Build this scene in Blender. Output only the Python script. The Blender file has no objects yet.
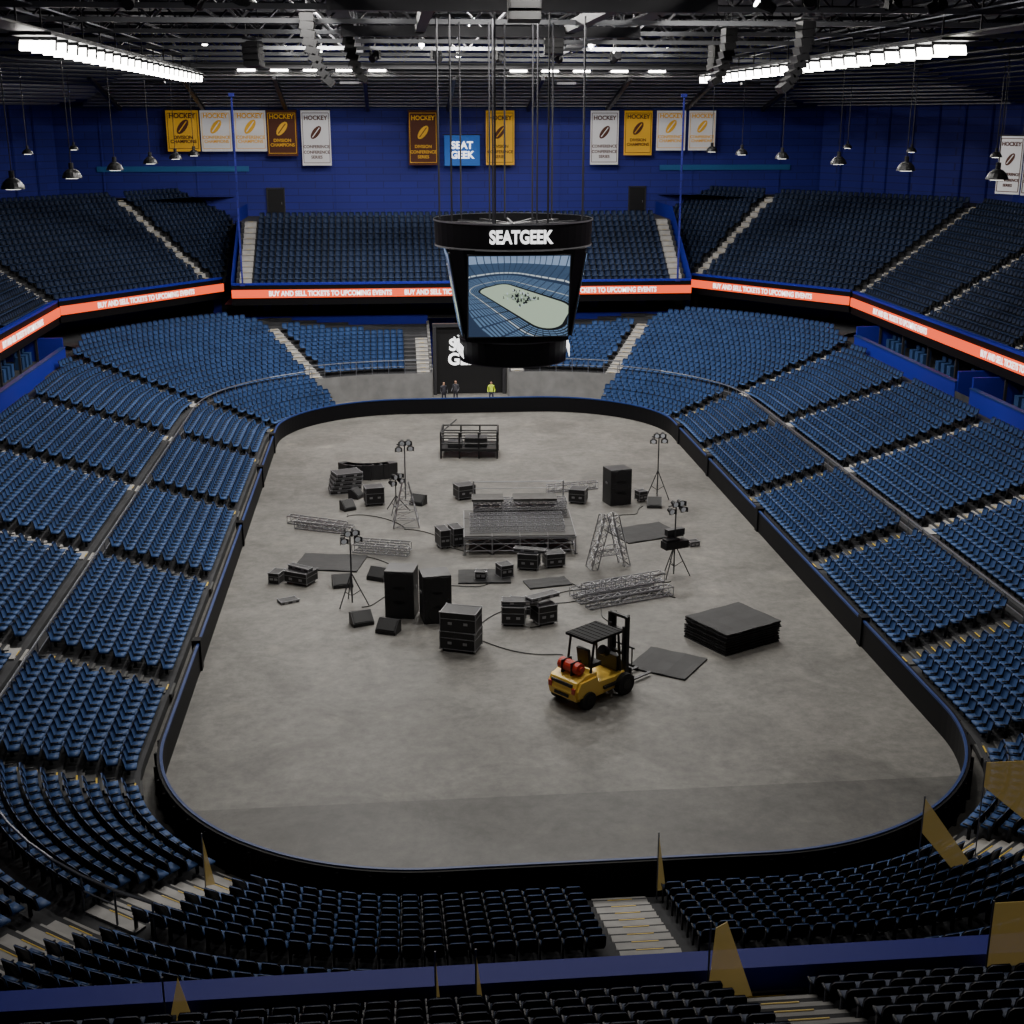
import bpy, math, random
import numpy as np
from mathutils import Vector, Matrix
random.seed(7)
C=bpy.context.scene.collection
rad=math.radians
# ------------------------------------------------------------------ materials
def mat(name,col,rough=.6,metal=0,emit=0,noise=0,scale=4,ecol=None,spec=.5,alpha=1):
    m=bpy.data.materials.new(name); m.use_nodes=True; nt=m.node_tree; b=nt.nodes["Principled BSDF"]
    b.inputs["Base Color"].default_value=(*col,1); b.inputs["Roughness"].default_value=rough; b.inputs["Metallic"].default_value=metal
    b.inputs["Specular IOR Level"].default_value=spec; b.inputs["Alpha"].default_value=alpha
    if emit:
        b.inputs["Emission Color"].default_value=(*(ecol or col),1); b.inputs["Emission Strength"].default_value=emit
    if noise:
        tc=nt.nodes.new("ShaderNodeTexCoord"); n=nt.nodes.new("ShaderNodeTexNoise"); n.inputs["Scale"].default_value=scale; n.inputs["Detail"].default_value=6
        r=nt.nodes.new("ShaderNodeValToRGB"); r.color_ramp.elements[0].position=.3; r.color_ramp.elements[1].position=.7
        r.color_ramp.elements[0].color=(*[c*(1-noise) for c in col],1); r.color_ramp.elements[1].color=(*[min(1,c*(1+noise)) for c in col],1)
        nt.links.new(tc.outputs["Object"],n.inputs["Vector"]); nt.links.new(n.outputs["Fac"],r.inputs["Fac"]); nt.links.new(r.outputs["Color"],b.inputs["Base Color"])
    return m
M={}
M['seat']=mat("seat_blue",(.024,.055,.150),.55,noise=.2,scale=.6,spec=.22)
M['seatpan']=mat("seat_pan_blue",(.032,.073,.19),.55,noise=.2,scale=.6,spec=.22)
M['useat']=mat("seat_blue_dimmed",(.010,.019,.048),.6,noise=.2,scale=.6,spec=.2)  # seat blue darkened to offset strong light on upper deck; club seats share it
M['useatpan']=mat("seat_pan_blue_dimmed",(.013,.026,.066),.6,noise=.2,scale=.6,spec=.2)
M['frame']=mat("seat_shell_black",(.010,.012,.017),.5,spec=.3)
M['conc']=mat("riser_concrete",(.030,.031,.035),.85,noise=.3,scale=1.5)
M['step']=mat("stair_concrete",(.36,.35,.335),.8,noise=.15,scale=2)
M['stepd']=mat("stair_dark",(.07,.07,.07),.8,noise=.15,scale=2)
M['greywall']=mat("grey_concrete",(.17,.17,.17),.8,noise=.2,scale=1)
M['yellow']=mat("safety_yellow",(.65,.45,.05),.5)
M['black']=mat("matte_black",(.007,.007,.008),.5,spec=.35)
M['board']=mat("board_black",(.004,.004,.005),.6,spec=.12)
M['blue']=mat("royal_blue",(.012,.017,.28),.6,spec=.2)
M['cap']=mat("cap_blue",(.012,.035,.15),.5,spec=.3)
M['led']=mat("ribbon_led",(.05,.01,.005),.6,emit=1.7,ecol=(1,.085,.02))
M['white']=mat("white_glow",(.9,.9,.9),.5,emit=1.8)
M['paper']=mat("white_fabric",(.72,.71,.72),.8,emit=.16)  # cloth is no lamp; faint emission added to lift its brightness
M['lamp']=mat("lamp_glow",(1,1,1),.5,emit=24,ecol=(1,.97,.9))
M['steel']=mat("dark_steel",(.035,.035,.04),.5,.3)
M['steel2']=mat("grey_steel",(.20,.20,.21),.5,.2)
M['rsteel']=mat("roof_steel",(.13,.135,.145),.6,.1)
M['alu']=mat("aluminium",(.34,.34,.36),.4,.8)
M['roof']=mat("roof_deck",(.030,.032,.037),.8,noise=.3,scale=.4)
M['slat']=mat("light_slat",(.55,.55,.55),.7)
M['rail']=mat("rail_steel",(.18,.19,.22),.4,.6)
M['case']=mat("case_black",(.013,.013,.015),.45,noise=.2,scale=3)
M['mat']=mat("rubber_mat",(.011,.011,.012),.7,noise=.35,scale=1.5)
M['grille']=mat("speaker_grille",(.008,.008,.009),.6)
M['fork']=mat("forklift_yellow",(.95,.62,.10),.35)
M['red']=mat("tank_red",(.5,.04,.02),.35)
M['rubber']=mat("tyre_rubber",(.010,.010,.010),.8)
M['gold']=mat("banner_gold",(.78,.42,.03),.8,emit=.14)  # gold, brown and blue banner cloth glows slightly in place of light
M['pgold']=mat("gold_reflection",(.60,.45,.15),.25,emit=.10,alpha=.6)  # colour of a gold reflection, with a little painted glow
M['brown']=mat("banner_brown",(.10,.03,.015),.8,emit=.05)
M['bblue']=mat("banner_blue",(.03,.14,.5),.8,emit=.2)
M['stripe']=mat("wall_stripe_teal",(.015,.12,.32),.6)
M['wood']=mat("stage_ply",(.045,.043,.041),.6,noise=.3,scale=3)
M['glass']=mat("window_dark",(.01,.012,.02),.12)
M['dome']=mat("lamp_shade_black",(.02,.02,.022),.35,.3)
def floor_mat(name,base,k):
    m=bpy.data.materials.new(name); m.use_nodes=True; nt=m.node_tree; b=nt.nodes["Principled BSDF"]; L=nt.links.new
    tc=nt.nodes.new("ShaderNodeTexCoord")
    n1=nt.nodes.new("ShaderNodeTexNoise"); n1.inputs["Scale"].default_value=.30; n1.inputs["Detail"].default_value=12; n1.inputs["Roughness"].default_value=.70; n1.inputs["Distortion"].default_value=.8
    n2=nt.nodes.new("ShaderNodeTexNoise"); n2.inputs["Scale"].default_value=2.2; n2.inputs["Detail"].default_value=10; n2.inputs["Roughness"].default_value=.78
    r1=nt.nodes.new("ShaderNodeValToRGB"); e=r1.color_ramp.elements
    e[0].position=.36; e[0].color=(*[c*.70 for c in base],1); e[1].position=.66; e[1].color=(*[c*1.22 for c in base],1)
    r2=nt.nodes.new("ShaderNodeValToRGB"); e=r2.color_ramp.elements
    e[0].position=.36; e[0].color=(.68,.68,.68,1); e[1].position=.66; e[1].color=(1.18,1.17,1.15,1)
    mx=nt.nodes.new("ShaderNodeMix"); mx.data_type='RGBA'; mx.blend_type='MULTIPLY'; mx.inputs[0].default_value=1
    L(tc.outputs["Object"],n1.inputs["Vector"]); L(tc.outputs["Object"],n2.inputs["Vector"]); L(n1.outputs["Fac"],r1.inputs["Fac"]); L(n2.outputs["Fac"],r2.inputs["Fac"])
    L(r1.outputs["Color"],mx.inputs[6]); L(r2.outputs["Color"],mx.inputs[7])
    vo=nt.nodes.new("ShaderNodeTexVoronoi"); vo.inputs["Scale"].default_value=.40
    nz=nt.nodes.new("ShaderNodeMix"); nz.data_type='VECTOR'; nz.inputs[0].default_value=.12; L(tc.outputs["Object"],nz.inputs[4]); L(n2.outputs["Color"],nz.inputs[5]); L(nz.outputs[1],vo.inputs["Vector"])
    r3=nt.nodes.new("ShaderNodeValToRGB"); e=r3.color_ramp.elements; e[0].position=.0; e[0].color=(1.6,1.58,1.5,1); e[1].position=.22; e[1].color=(1,1,1,1); L(vo.outputs["Distance"],r3.inputs["Fac"])
    m2=nt.nodes.new("ShaderNodeMix"); m2.data_type='RGBA'; m2.blend_type='MULTIPLY'; m2.inputs[0].default_value=.6
    L(mx.outputs[2],m2.inputs[6]); L(r3.outputs["Color"],m2.inputs[7]); L(m2.outputs[2],b.inputs["Base Color"])
    b.inputs["Roughness"].default_value=k; b.inputs["Specular IOR Level"].default_value=.3
    bp=nt.nodes.new("ShaderNodeBump"); bp.inputs["Strength"].default_value=.12; L(n2.outputs["Fac"],bp.inputs["Height"]); L(bp.outputs[0],b.inputs["Normal"])
    return m
M['floor']=floor_mat("concrete_floor",(.140,.135,.125),.55)
M['floor_dim']=floor_mat("concrete_floor_dimmed",(.090,.087,.081),.55)  # floor colour darkened to imitate dimming over the near end
def wall_mat():
    m=bpy.data.materials.new("blue_block_wall"); m.use_nodes=True; nt=m.node_tree; b=nt.nodes["Principled BSDF"]; L=nt.links.new
    tc=nt.nodes.new("ShaderNodeTexCoord"); s=nt.nodes.new("ShaderNodeSeparateXYZ"); L(tc.outputs["Object"],s.inputs[0])
    a=nt.nodes.new("ShaderNodeMath"); a.operation='ADD'; L(s.outputs[0],a.inputs[0]); L(s.outputs[1],a.inputs[1])
    c=nt.nodes.new("ShaderNodeCombineXYZ"); L(a.outputs[0],c.inputs[0]); L(s.outputs[2],c.inputs[1])
    br=nt.nodes.new("ShaderNodeTexBrick"); br.inputs["Scale"].default_value=1; br.inputs["Brick Width"].default_value=3; br.inputs["Row Height"].default_value=.6
    br.inputs["Mortar Size"].default_value=.03; br.inputs["Color1"].default_value=(.014,.018,.26,1); br.inputs["Color2"].default_value=(.012,.016,.22,1); br.inputs["Mortar"].default_value=(.006,.009,.13,1)
    L(c.outputs[0],br.inputs["Vector"]); L(br.outputs["Color"],b.inputs["Base Color"]); b.inputs["Roughness"].default_value=.7
    return m
M['wall']=wall_mat()
# ------------------------------------------------------------------ mesh builder
class MB:
    def __init__(s): s.v=[];s.f=[];s.m=[];s.mats=[]
    def mi(s,k):
        if k not in s.mats: s.mats.append(k)
        return s.mats.index(k)
    def add(s,vs,fs,k):
        o=len(s.v); s.v+=[tuple(x) for x in vs]; i=s.mi(k)
        for f in fs: s.f.append(tuple(a+o for a in f)); s.m.append(i)
    def quad(s,a,b,c,d,k): s.add([a,b,c,d],[(0,1,2,3)],k)
    def box(s,c,d,k,rz=0,rx=0,ry=0):
        R=Matrix.Rotation(rz,3,'Z')@Matrix.Rotation(ry,3,'Y')@Matrix.Rotation(rx,3,'X')
        vs=[]
        for x in(-.5,.5):
            for y in(-.5,.5):
                for z in(-.5,.5): vs.append(Vector(c)+R@Vector((x*d[0],y*d[1],z*d[2])))
        s.add(vs,[(0,1,3,2),(4,6,7,5),(0,4,5,1),(2,3,7,6),(0,2,6,4),(1,5,7,3)],k)
    def tube(s,p,q,r,k,n=6,r2=None,caps=True):
        p=Vector(p);q=Vector(q);d=(q-p)
        if d.length<1e-6:return
        d.normalize(); a=d.orthogonal().normalized(); b=d.cross(a); r2=r if r2 is None else r2
        vs=[p+(a*math.cos(t)+b*math.sin(t))*r for t in [2*math.pi*i/n for i in range(n)]]+[q+(a*math.cos(t)+b*math.sin(t))*r2 for t in [2*math.pi*i/n for i in range(n)]]
        fs=[(i,(i+1)%n,n+(i+1)%n,n+i) for i in range(n)]
        if caps: fs+=[tuple(range(n))[::-1],tuple(range(n,2*n))]
        s.add(vs,fs,k)
    def path(s,pts,r,k,n=5):
        for a,b in zip(pts[:-1],pts[1:]): s.tube(a,b,r,k,n,caps=False)
    def prism(s,pts,vec,k):
        n=len(pts); vec=Vector(vec); vs=[Vector(p) for p in pts]+[Vector(p)+vec for p in pts]
        s.add(vs,[(i,(i+1)%n,n+(i+1)%n,n+i) for i in range(n)]+[tuple(range(n))[::-1],tuple(range(n,2*n))],k)
    def obj(s,name,loc=(0,0,0),rz=0,bevel=0,smooth=False,parent=None):
        me=bpy.data.meshes.new(name); me.from_pydata(s.v,[],s.f)
        for k in s.mats: me.materials.append(M[k])
        me.polygons.foreach_set("material_index",s.m)
        if smooth: me.polygons.foreach_set("use_smooth",[True]*len(s.f))
        me.update(); ob=bpy.data.objects.new(name,me); C.objects.link(ob); ob.location=loc; ob.rotation_euler=(0,0,rz)
        if bevel:
            b=ob.modifiers.new("bevel",'BEVEL'); b.width=bevel; b.segments=2; b.limit_method='ANGLE'
        if parent: ob.parent=parent
        return ob
def empty(name):
    o=bpy.data.objects.new(name,None); C.objects.link(o); return o
def text(body,size,loc,rz,k,parent,name="lettering",ext=.01,rx=90,bold=0,sx=1):
    c=bpy.data.curves.new(name,'FONT'); c.body=body; c.size=size; c.align_x='CENTER'; c.align_y='CENTER'; c.extrude=ext; c.offset=bold*size; c.materials.append(M[k])
    o=bpy.data.objects.new(name,c); C.objects.link(o); o.location=loc; o.rotation_euler=(rad(rx),0,rz); o.scale=(sx,1,1); o.parent=parent
    return o
lower=empty("lower_seating_bowl"); upper=empty("upper_seating_bowl"); club=empty("club_seating_terrace")
HW,HL,RC=13.0,30.5,8.5
CX,CY=HW-RC,HL-RC
def ring(d,da=6):
    r=RC+d; pts=[]
    for cx,cy,a0 in((CX,CY,0),(-CX,CY,90),(-CX,-CY,180),(CX,-CY,270)):
        for i in range(int(90/da)+1):
            a=rad(a0+i*da); pts.append((cx+r*math.cos(a),cy+r*math.sin(a)))
    return pts
# ------------------------------------------------------------------ floor
b=MB(); b.box((0,-5,-.1),(92,134,.2),'floor'); b.obj("floor")
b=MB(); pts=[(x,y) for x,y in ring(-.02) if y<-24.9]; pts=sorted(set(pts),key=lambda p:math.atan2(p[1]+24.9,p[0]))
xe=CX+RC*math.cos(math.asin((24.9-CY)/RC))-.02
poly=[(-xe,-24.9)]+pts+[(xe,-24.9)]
b.prism([(x,y,.0) for x,y in poly],(0,0,.012),'floor_dim'); b.obj("dim_floor_band")  # thin dark sheet added in place of the dimmed near band
# ------------------------------------------------------------------ dasher boards
b=MB()
def wallring(b,d0,d1,z0,z1,k,ktop=None):
    A=ring(d0,3);B=ring(d1,3);n=len(A)
    for i in range(n):
        j=(i+1)%n
        b.quad((*A[i],z0),(*A[i],z1),(*A[j],z1),(*A[j],z0),k)
        b.quad((*B[j],z0),(*B[j],z1),(*B[i],z1),(*B[i],z0),k)
        b.quad((*A[i],z1),(*B[i],z1),(*B[j],z1),(*A[j],z1),ktop or k)
wallring(b,0,.16,0,1.1,'board'); wallring(b,-.02,.07,1.05,1.13,'cap')
for y in(-14,1.2,12,20):
    for sx in(-1,1): b.box((sx*13.1,y,.62),(.34,.4,1.24),'board')
for (x,y) in ring(.2,6):
    b.box((x,y,.5),(.1,.1,1.0),'board',rz=math.atan2(y,x))
b.obj("dasher_boards")
# ------------------------------------------------------------------ seats
def seat_base():
    v=[];f=[];m=[]
    def bx(c,d,k,tilt=0):
        o=len(v)
        for x in(-.5,.5):
            for y in(-.5,.5):
                for z in(-.5,.5):
                    p=[c[0]+x*d[0],c[1]+y*d[1],c[2]+z*d[2]]
                    p[1]-=tilt*(z+.5); v.append(p)
        for q in[(0,1,3,2),(4,6,7,5),(0,4,5,1),(2,3,7,6),(0,2,6,4),(1,5,7,3)]: f.append([a+o for a in q]); m.append(k)
    o=len(v); w=.215; out=[(-w*.8,.38),(w*.8,.38),(w,.45),(w,.70),(w*.78,.79),(-w*.78,.79),(-w,.70),(-w,.45)]
    for yy in(0,-.05):
        for x,z in out: v.append([x,-.13+yy-(z-.4)*.22+ (abs(x)>w*.9)*.03,z])
    for i in range(0,8):
        j=(i+1)%8; f.append([o+i,o+j,o+8+j,o+8+i]); m.append(2 if i!=4 else 0)
    for a in((0,1,2,7),(7,2,3,6),(6,3,4,5)): f.append([o+x for x in a]); m.append(0); f.append([o+8+x for x in a[::-1]]); m.append(2)
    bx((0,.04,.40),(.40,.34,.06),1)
    bx((-.235,-.02,.50),(.035,.28,.04),2); bx((-.235,-.08,.26),(.035,.10,.48),2)
    return np.array(v),f,m
SV,SF,SM=seat_base(); NV=len(SV)
def seats(name,pos,parent,ks=('seat','seatpan','frame')):
    P=np.array([p[:3] for p in pos]); A=np.array([p[3] for p in pos])
    n=len(P); fx,fy=np.cos(A),np.sin(A)
    X=P[:,0:1]+SV[None,:,0]*fy[:,None]+SV[None,:,1]*fx[:,None]
    Y=P[:,1:2]-SV[None,:,0]*fx[:,None]+SV[None,:,1]*fy[:,None]
    Z=P[:,2:3]+SV[None,:,2]+0*X
    V=np.stack([X,Y,Z],-1).reshape(-1,3)
    F=np.array(SF)[None]+ (np.arange(n)*NV)[:,None,None]; F=F.reshape(-1)
    me=bpy.data.meshes.new(name); me.vertices.add(len(V)); me.vertices.foreach_set("co",V.astype(np.float32).ravel())
    nf=n*len(SF); me.loops.add(nf*4); me.loops.foreach_set("vertex_index",F.astype(np.int32)); me.polygons.add(nf)
    me.polygons.foreach_set("loop_start",(np.arange(nf)*4).astype(np.int32))
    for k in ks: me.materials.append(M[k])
    me.polygons.foreach_set("material_index",np.tile(np.array(SM,dtype=np.int32),n)); me.update(calc_edges=True); me.validate()
    ob=bpy.data.objects.new(name,me); C.objects.link(ob); ob.parent=parent; return ob
SP=.52; AW=.66
SIDE_A=[-16.5,-5.5,5.5,16.5]
def arcs(sy): return [15,63] if sy>0 else [12,54]
NA=.25; XL=26.9; YL=42.4
lst=[]; ust=[]; cst=[]
def row(d,z,rise,tread,far_ok=True):
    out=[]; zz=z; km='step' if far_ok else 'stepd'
    for sx in(-1,1):
        x=sx*(HW+d); fa=math.pi if sx>0 else 0
        n=int(44/SP)
        for i in range(n):
            y=-22+(i+.5)*44/n
            if any(abs(y-a)<AW for a in SIDE_A): continue
            if abs(x)<XL: out.append((x,y,zz,fa))
        if abs(x)<XL:
            for a in SIDE_A: lst.append((x,a,zz,fa,1.0,rise,tread,km))
    r=RC+d
    for sx in(-1,1):
        for sy in(-1,1):
            n=int(r*math.pi/2/SP)
            for i in range(n+1):
                th=(i+.5)*math.pi/2/(n+1)
                if any(abs(th-rad(a))*r<AW+(.3 if sy<0 and a>50 else 0) for a in arcs(sy)): continue
                if not far_ok and sy>0 and th>rad(60): continue
                x=sx*(CX+r*math.cos(th)); y=sy*(CY+r*math.sin(th))
                if abs(x)>XL or y>YL or y<-40.4: continue
                if sy<0 and abs(x-NA)<AW+.1: continue
                out.append((x,y,zz,math.atan2(-sy*math.sin(th),-sx*math.cos(th))))
            for a in arcs(sy):
                if not far_ok and sy>0 and a>60: continue
                th=rad(a); x=sx*(CX+r*math.cos(th)); y=sy*(CY+r*math.sin(th))
                if abs(x)>XL or y>YL or y<-40.5: continue
                lst.append((x,y,zz,math.atan2(-sy*math.sin(th),-sx*math.cos(th)),1.0 if (sy>0 or a<50) else 1.7,rise,tread,'step' if (sy<0 and a>50) else km))
    n=int(9/SP)
    for sy in(-1,1):
        y=sy*(HL+d)
        if y<-40.4 or y>YL or (sy>0 and not far_ok): continue
        for i in range(n):
            x=-4.5+(i+.5)*9/n
            if sy>0 and -4.3<x<4.9: continue
            if sy<0 and abs(x-NA)<AW+.16: continue
            out.append((x,y,zz,-math.pi/2 if sy>0 else math.pi/2))
        if sy<0: lst.append((NA,y,zz,math.pi/2,1.45,rise,tread,'step'))
        else:
            lst.append((-3.1,y,zz,-math.pi/2,.95,rise,tread,'step')); lst.append((4.05,y,zz,-math.pi/2,.95,rise,tread,'step'))
    return out
def clampp(p): return (max(-27.4,min(27.4,p[0])),max(-40.9,min(44.7,p[1])))
def stepring(b,d,tread,z,zprev,k,far=True):
    A=ring(d-tread/2,5);B=ring(d+tread/2,5)
    def ins(L):
        o=[];n=len(L)
        for i in range(n):
            o.append(L[i]); p,q=L[i],L[(i+1)%n]
            if p[1]>25 and abs(p[1]-q[1])<1e-6 and p[0]>q[0]+5:
                o.append((3.4,p[1])); o.append((-2.5,p[1]))
        return o
    A=ins(A);B=ins(B);n=len(A)
    for i in range(n):
        j=(i+1)%n
        if A[i][1]>25 and A[i][0]==3.4 and A[j][0]==-2.5: continue
        if not far and A[i][1]>CY+1:
            th=math.atan2(A[i][1]-CY,abs(A[i][0])-CX); th2=math.atan2(A[j][1]-CY,abs(A[j][0])-CX)
            if max(th,th2)>rad(61): continue
        a,a2,c,c2=map(clampp,(A[i],A[j],B[i],B[j]))
        b.quad((*a,zprev),(*a,z),(*a2,z),(*a2,zprev),k)
        b.quad((*a,z),(*c,z),(*c2,z),(*a2,z),k)
b=MB(); zp=0
T1=.56; s1=[]
for k in range(8):
    d=1.0+T1*k; z=.35+.18*k
    stepring(b,d,T1,z,zp,'conc',far=False); zp=z; s1+=row(d,z,.18,T1,far_ok=False)
stepring(b,1.0+T1*7.5+.32,.66,1.62,zp,'conc',far=False)
T2=.66; s2=[]; zp=1.6
for k in range(16):
    d=5.83+T2*(k+.5); z=1.88+.208*k
    stepring(b,d,T2,z,zp if k else 1.55,'conc'); zp=z; s2+=row(d,z,.208,T2)
b.obj("terrace_steps",parent=lower)
seats("front_rows_seats",s1,lower); seats("main_rows_seats",s2,lower)
b=MB()
W=ring(5.5,5)
far=[p for p in W if p[1]>CY+ (RC+5.5)*math.sin(rad(58))]
R_=sorted([p for p in far if p[0]>3.4],key=lambda p:-p[0])+[(3.4,HL+5.5)]; L_=[(-2.5,HL+5.5)]+sorted([p for p in far if p[0]<-2.5],key=lambda p:-p[0])
for P in(R_,L_):
    for p,q in zip(P[:-1],P[1:]):
        b.quad((*p,0),(*q,0),(*q,1.92),(*p,1.92),'greywall')
for x in(-2.5,3.4):
    for k in range(13):
        y0=36.3+k*.66; b.box((x,y0+.3,(2.1+.208*k)/2),(.2,.66,2.1+.208*k),'greywall')
b.obj("front_retaining_wall",parent=lower)
b=MB()
for P in(R_,L_):
    b.path([(*p,2.9) for p in P],.035,'rail'); b.path([(*p,2.45) for p in P],.02,'rail')
    for p in P: b.tube((*p,1.9),(*p,2.9),.03,'rail',5)
for sx in(-1,1):
    pl=[]
    for sy in(-1,1):
        for i in range(0,13):
            th=rad(i*5)
            pl.append((sy*(i+1),sx*(CX+(RC+5.1)*math.cos(th)),sy*(CY+(RC+5.1)*math.sin(th))))
    pl.sort(); P=[(p[1],p[2]) for p in pl]; Q=[]
    for p,q in zip(P[:-1],P[1:]):
        L=math.hypot(q[0]-p[0],q[1]-p[1]); n=max(1,int(L/1.6))
        for i in range(n): Q.append((p[0]+(q[0]-p[0])*i/n,p[1]+(q[1]-p[1])*i/n))
    Q.append(P[-1])
    b.path([(*p,2.62) for p in Q],.04,'rail'); b.path([(*p,2.2) for p in Q],.022,'rail')
    for p in Q: b.tube((*p,1.55),(*p,2.62),.03,'rail',5)
b.obj("aisle_railing",parent=lower)
# ------------------------------------------------------------------ tunnel
b=MB()
b.box((.45,37.6,2.6),(5.6,.2,5.2),'black'); b.box((.45,37.45,5.3),(5.6,.5,.25),'steel')
for x in(-2.2,3.1): b.box((x,37.3,2.6),(.25,.4,5.2),'steel')
t=b.obj("tunnel_curtain")
text("SEAT",1.25,(.3,37.42,3.75),0,'white',t,bold=.03); text("GEEK",1.25,(.3,37.42,2.65),0,'white',t,bold=.03)
# ------------------------------------------------------------------ upper deck
B0=(29.0,34.0);C0=(18.5,47.5)
tl=math.hypot(C0[0]-B0[0],C0[1]-B0[1]); t2=((C0[0]-B0[0])/tl,(C0[1]-B0[1])/tl); n2=(t2[1],-t2[0])
MT=math.tan(.5*math.acos(n2[0]))
UT,UR=.62,.388; NR=17
OX=.45
def Bd(d): return (29+d,34+d*MT)
def line2(d,s): return (B0[0]+n2[0]*d+t2[0]*s,B0[1]+n2[1]*d+t2[1]*s)
Y0=-22
us=[]; deck=MB()
send=lambda dd:(B0[0]+n2[0]*dd-18.9)/(-t2[0])
for k in range(NR):
    d=.65+UT*k; z=7.5+UR*k; d0=d-UT/2; d1=d+UT/2
    for sx in(-1,1):
        a=[(29+d0,Y0),Bd(d0),line2(d0,send(d0))]; c=[(29+d1,Y0),Bd(d1),line2(d1,send(d1))]
        for i in(0,1):
            p,q,r_,s_=a[i],a[i+1],c[i],c[i+1]
            deck.quad((sx*p[0],p[1],z-UR),(sx*q[0],q[1],z-UR),(sx*q[0],q[1],z),(sx*p[0],p[1],z),'conc')
            deck.quad((sx*p[0],p[1],z),(sx*q[0],q[1],z),(sx*s_[0],s_[1],z),(sx*r_[0],r_[1],z),'conc')
        y=Bd(d)[1]-1.0
        while y>Y0:
            if not any(abs(y-a_)<AW for a_ in (22,9,-4,-16)): us.append((sx*(29+d),y,z,math.pi if sx>0 else 0))
            y-=SP
        for a_ in (22,9,-4,-16): ust.append((sx*(29+d),a_,z,math.pi if sx>0 else 0,.9,UR,UT,'step'))
        ust.append((sx*Bd(d)[0],Bd(d)[1]-.1,z,math.atan2(-.32,-sx*.95),1.0,UR,UT,'step'))
        fa=math.atan2(-n2[1],-sx*n2[0]); s=-d*MT+.9
        while s<send(d)-.3:
            p=line2(d,s)
            if abs(s-(tl-1.6))>AW: us.append((sx*p[0],p[1],z,fa))
            s+=SP
        p=line2(d,tl-1.6); ust.append((sx*p[0],p[1],z,fa,.9,UR,UT,'step'))
NE=13
for k in range(NE):
    y=43.15+UT*k; z=7.4+UR*k
    deck.quad((OX-18,y-UT/2,z-UR),(OX+18,y-UT/2,z-UR),(OX+18,y-UT/2,z),(OX-18,y-UT/2,z),'conc')
    deck.quad((OX-18,y-UT/2,z),(OX+18,y-UT/2,z),(OX+18,y+UT/2,z),(OX-18,y+UT/2,z),'conc')
    n=int(33.2/SP)
    for i in range(n): us.append((OX-16.6+(i+.5)*33.2/n,y,z,-math.pi/2))
    for x in(-17.25,17.25): ust.append((OX+x,y,z,-math.pi/2,.95,UR,UT,'step'))
zt=7.4+UR*(NE-1); yt=43.15+UT*(NE-.5)
deck.quad((-18.2,yt,zt),(18.6,yt,zt),(18.6,58.2,zt),(-18.2,58.2,zt),'conc')
zs=7.5+UR*(NR-1); de=.65+UT*(NR-.5)
for sx in(-1,1):
    bb=Bd(de); cc=line2(de,send(de))
    deck.add([(sx*(29+de),Y0,zs),(sx*43.9,Y0,zs),(sx*43.9,41,zs),(sx*34,58.2,zs),(sx*18.9,58.2,zs),(sx*cc[0],cc[1],zs),(sx*bb[0],bb[1],zs)],[tuple(range(7))],'conc')
    xx=OX+sx*18.25
    deck.add([(xx,42.7,6.3),(xx,42.7,8.2),(xx,yt,zt+1.1),(xx,58.2,zt+1.1),(xx,58.2,6.3)],[(0,1,2,3,4)],'blue')
    deck.add([(sx*29,Y0,6.35),(sx*29,34,6.35),(sx*18.5,47.5,6.35),(sx*18.5,58,6.35),(sx*43.9,58,6.35),(sx*43.9,Y0,6.35)],[tuple(range(6))],'black')
deck.quad((-18.4,42.7,6.35),(18.4,42.7,6.35),(18.4,58,6.35),(-18.4,58,6.35),'black')
deck.obj("deck_slab",parent=upper)
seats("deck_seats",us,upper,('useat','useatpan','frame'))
def seg_wall(b,p,q,z0,z1,th,k):
    c=((p[0]+q[0])/2,(p[1]+q[1])/2,(z0+z1)/2); L=math.hypot(q[0]-p[0],q[1]-p[1]); b.box(c,(L,th,z1-z0),k,rz=math.atan2(q[1]-p[1],q[0]-p[0]))
fas=MB(); rib=MB(); texts=[]
segs=[((OX-18.2,42.6),(OX+18.2,42.6))]
for sx in(-1,1):
    segs.append(((sx*29,Y0),(sx*29,33.6))); segs.append(((sx*29.0,34.3),(sx*19.1,47.0)))
MSG="BUY AND SELL TICKETS TO UPCOMING EVENTS"
for p,q in segs:
    seg_wall(fas,p,q,6.3,7.85,.3,'board'); seg_wall(fas,p,q,7.85,8.0,.34,'blue')
    mx,my=(p[0]+q[0])/2,(p[1]+q[1])/2; L=math.hypot(q[0]-p[0],q[1]-p[1]); ux,uy=(q[0]-p[0])/L,(q[1]-p[1])/L
    nx,ny=-uy,ux
    if nx*mx+ny*(my-5)>0: nx,ny=-nx,-ny
    o=.22; P=(p[0]+nx*o,p[1]+ny*o);Q=(q[0]+nx*o,q[1]+ny*o)
    seg_wall(rib,P,Q,6.88,7.5,.1,'led')
    rz=math.atan2(-ny,-nx)-math.pi/2
    if L>40: spots=[(Y-my)/L*(1 if q[1]>p[1] else -1) for Y in(-12,6.5,24)]
    elif L>30: spots=[-.29,0,.29]
    else: spots=[0]
    for s_ in spots: texts.append((mx+ux*L*s_+nx*(o+.07),my+uy*L*s_+ny*(o+.07),7.19,rz))
fas.obj("deck_fascia",parent=upper); rb=rib.obj("led_ribbon_board")
for x,y,z,rz in texts: text(MSG,.54,(x,y,z),rz,'white',rb,bold=.022,sx=.82)
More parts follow.
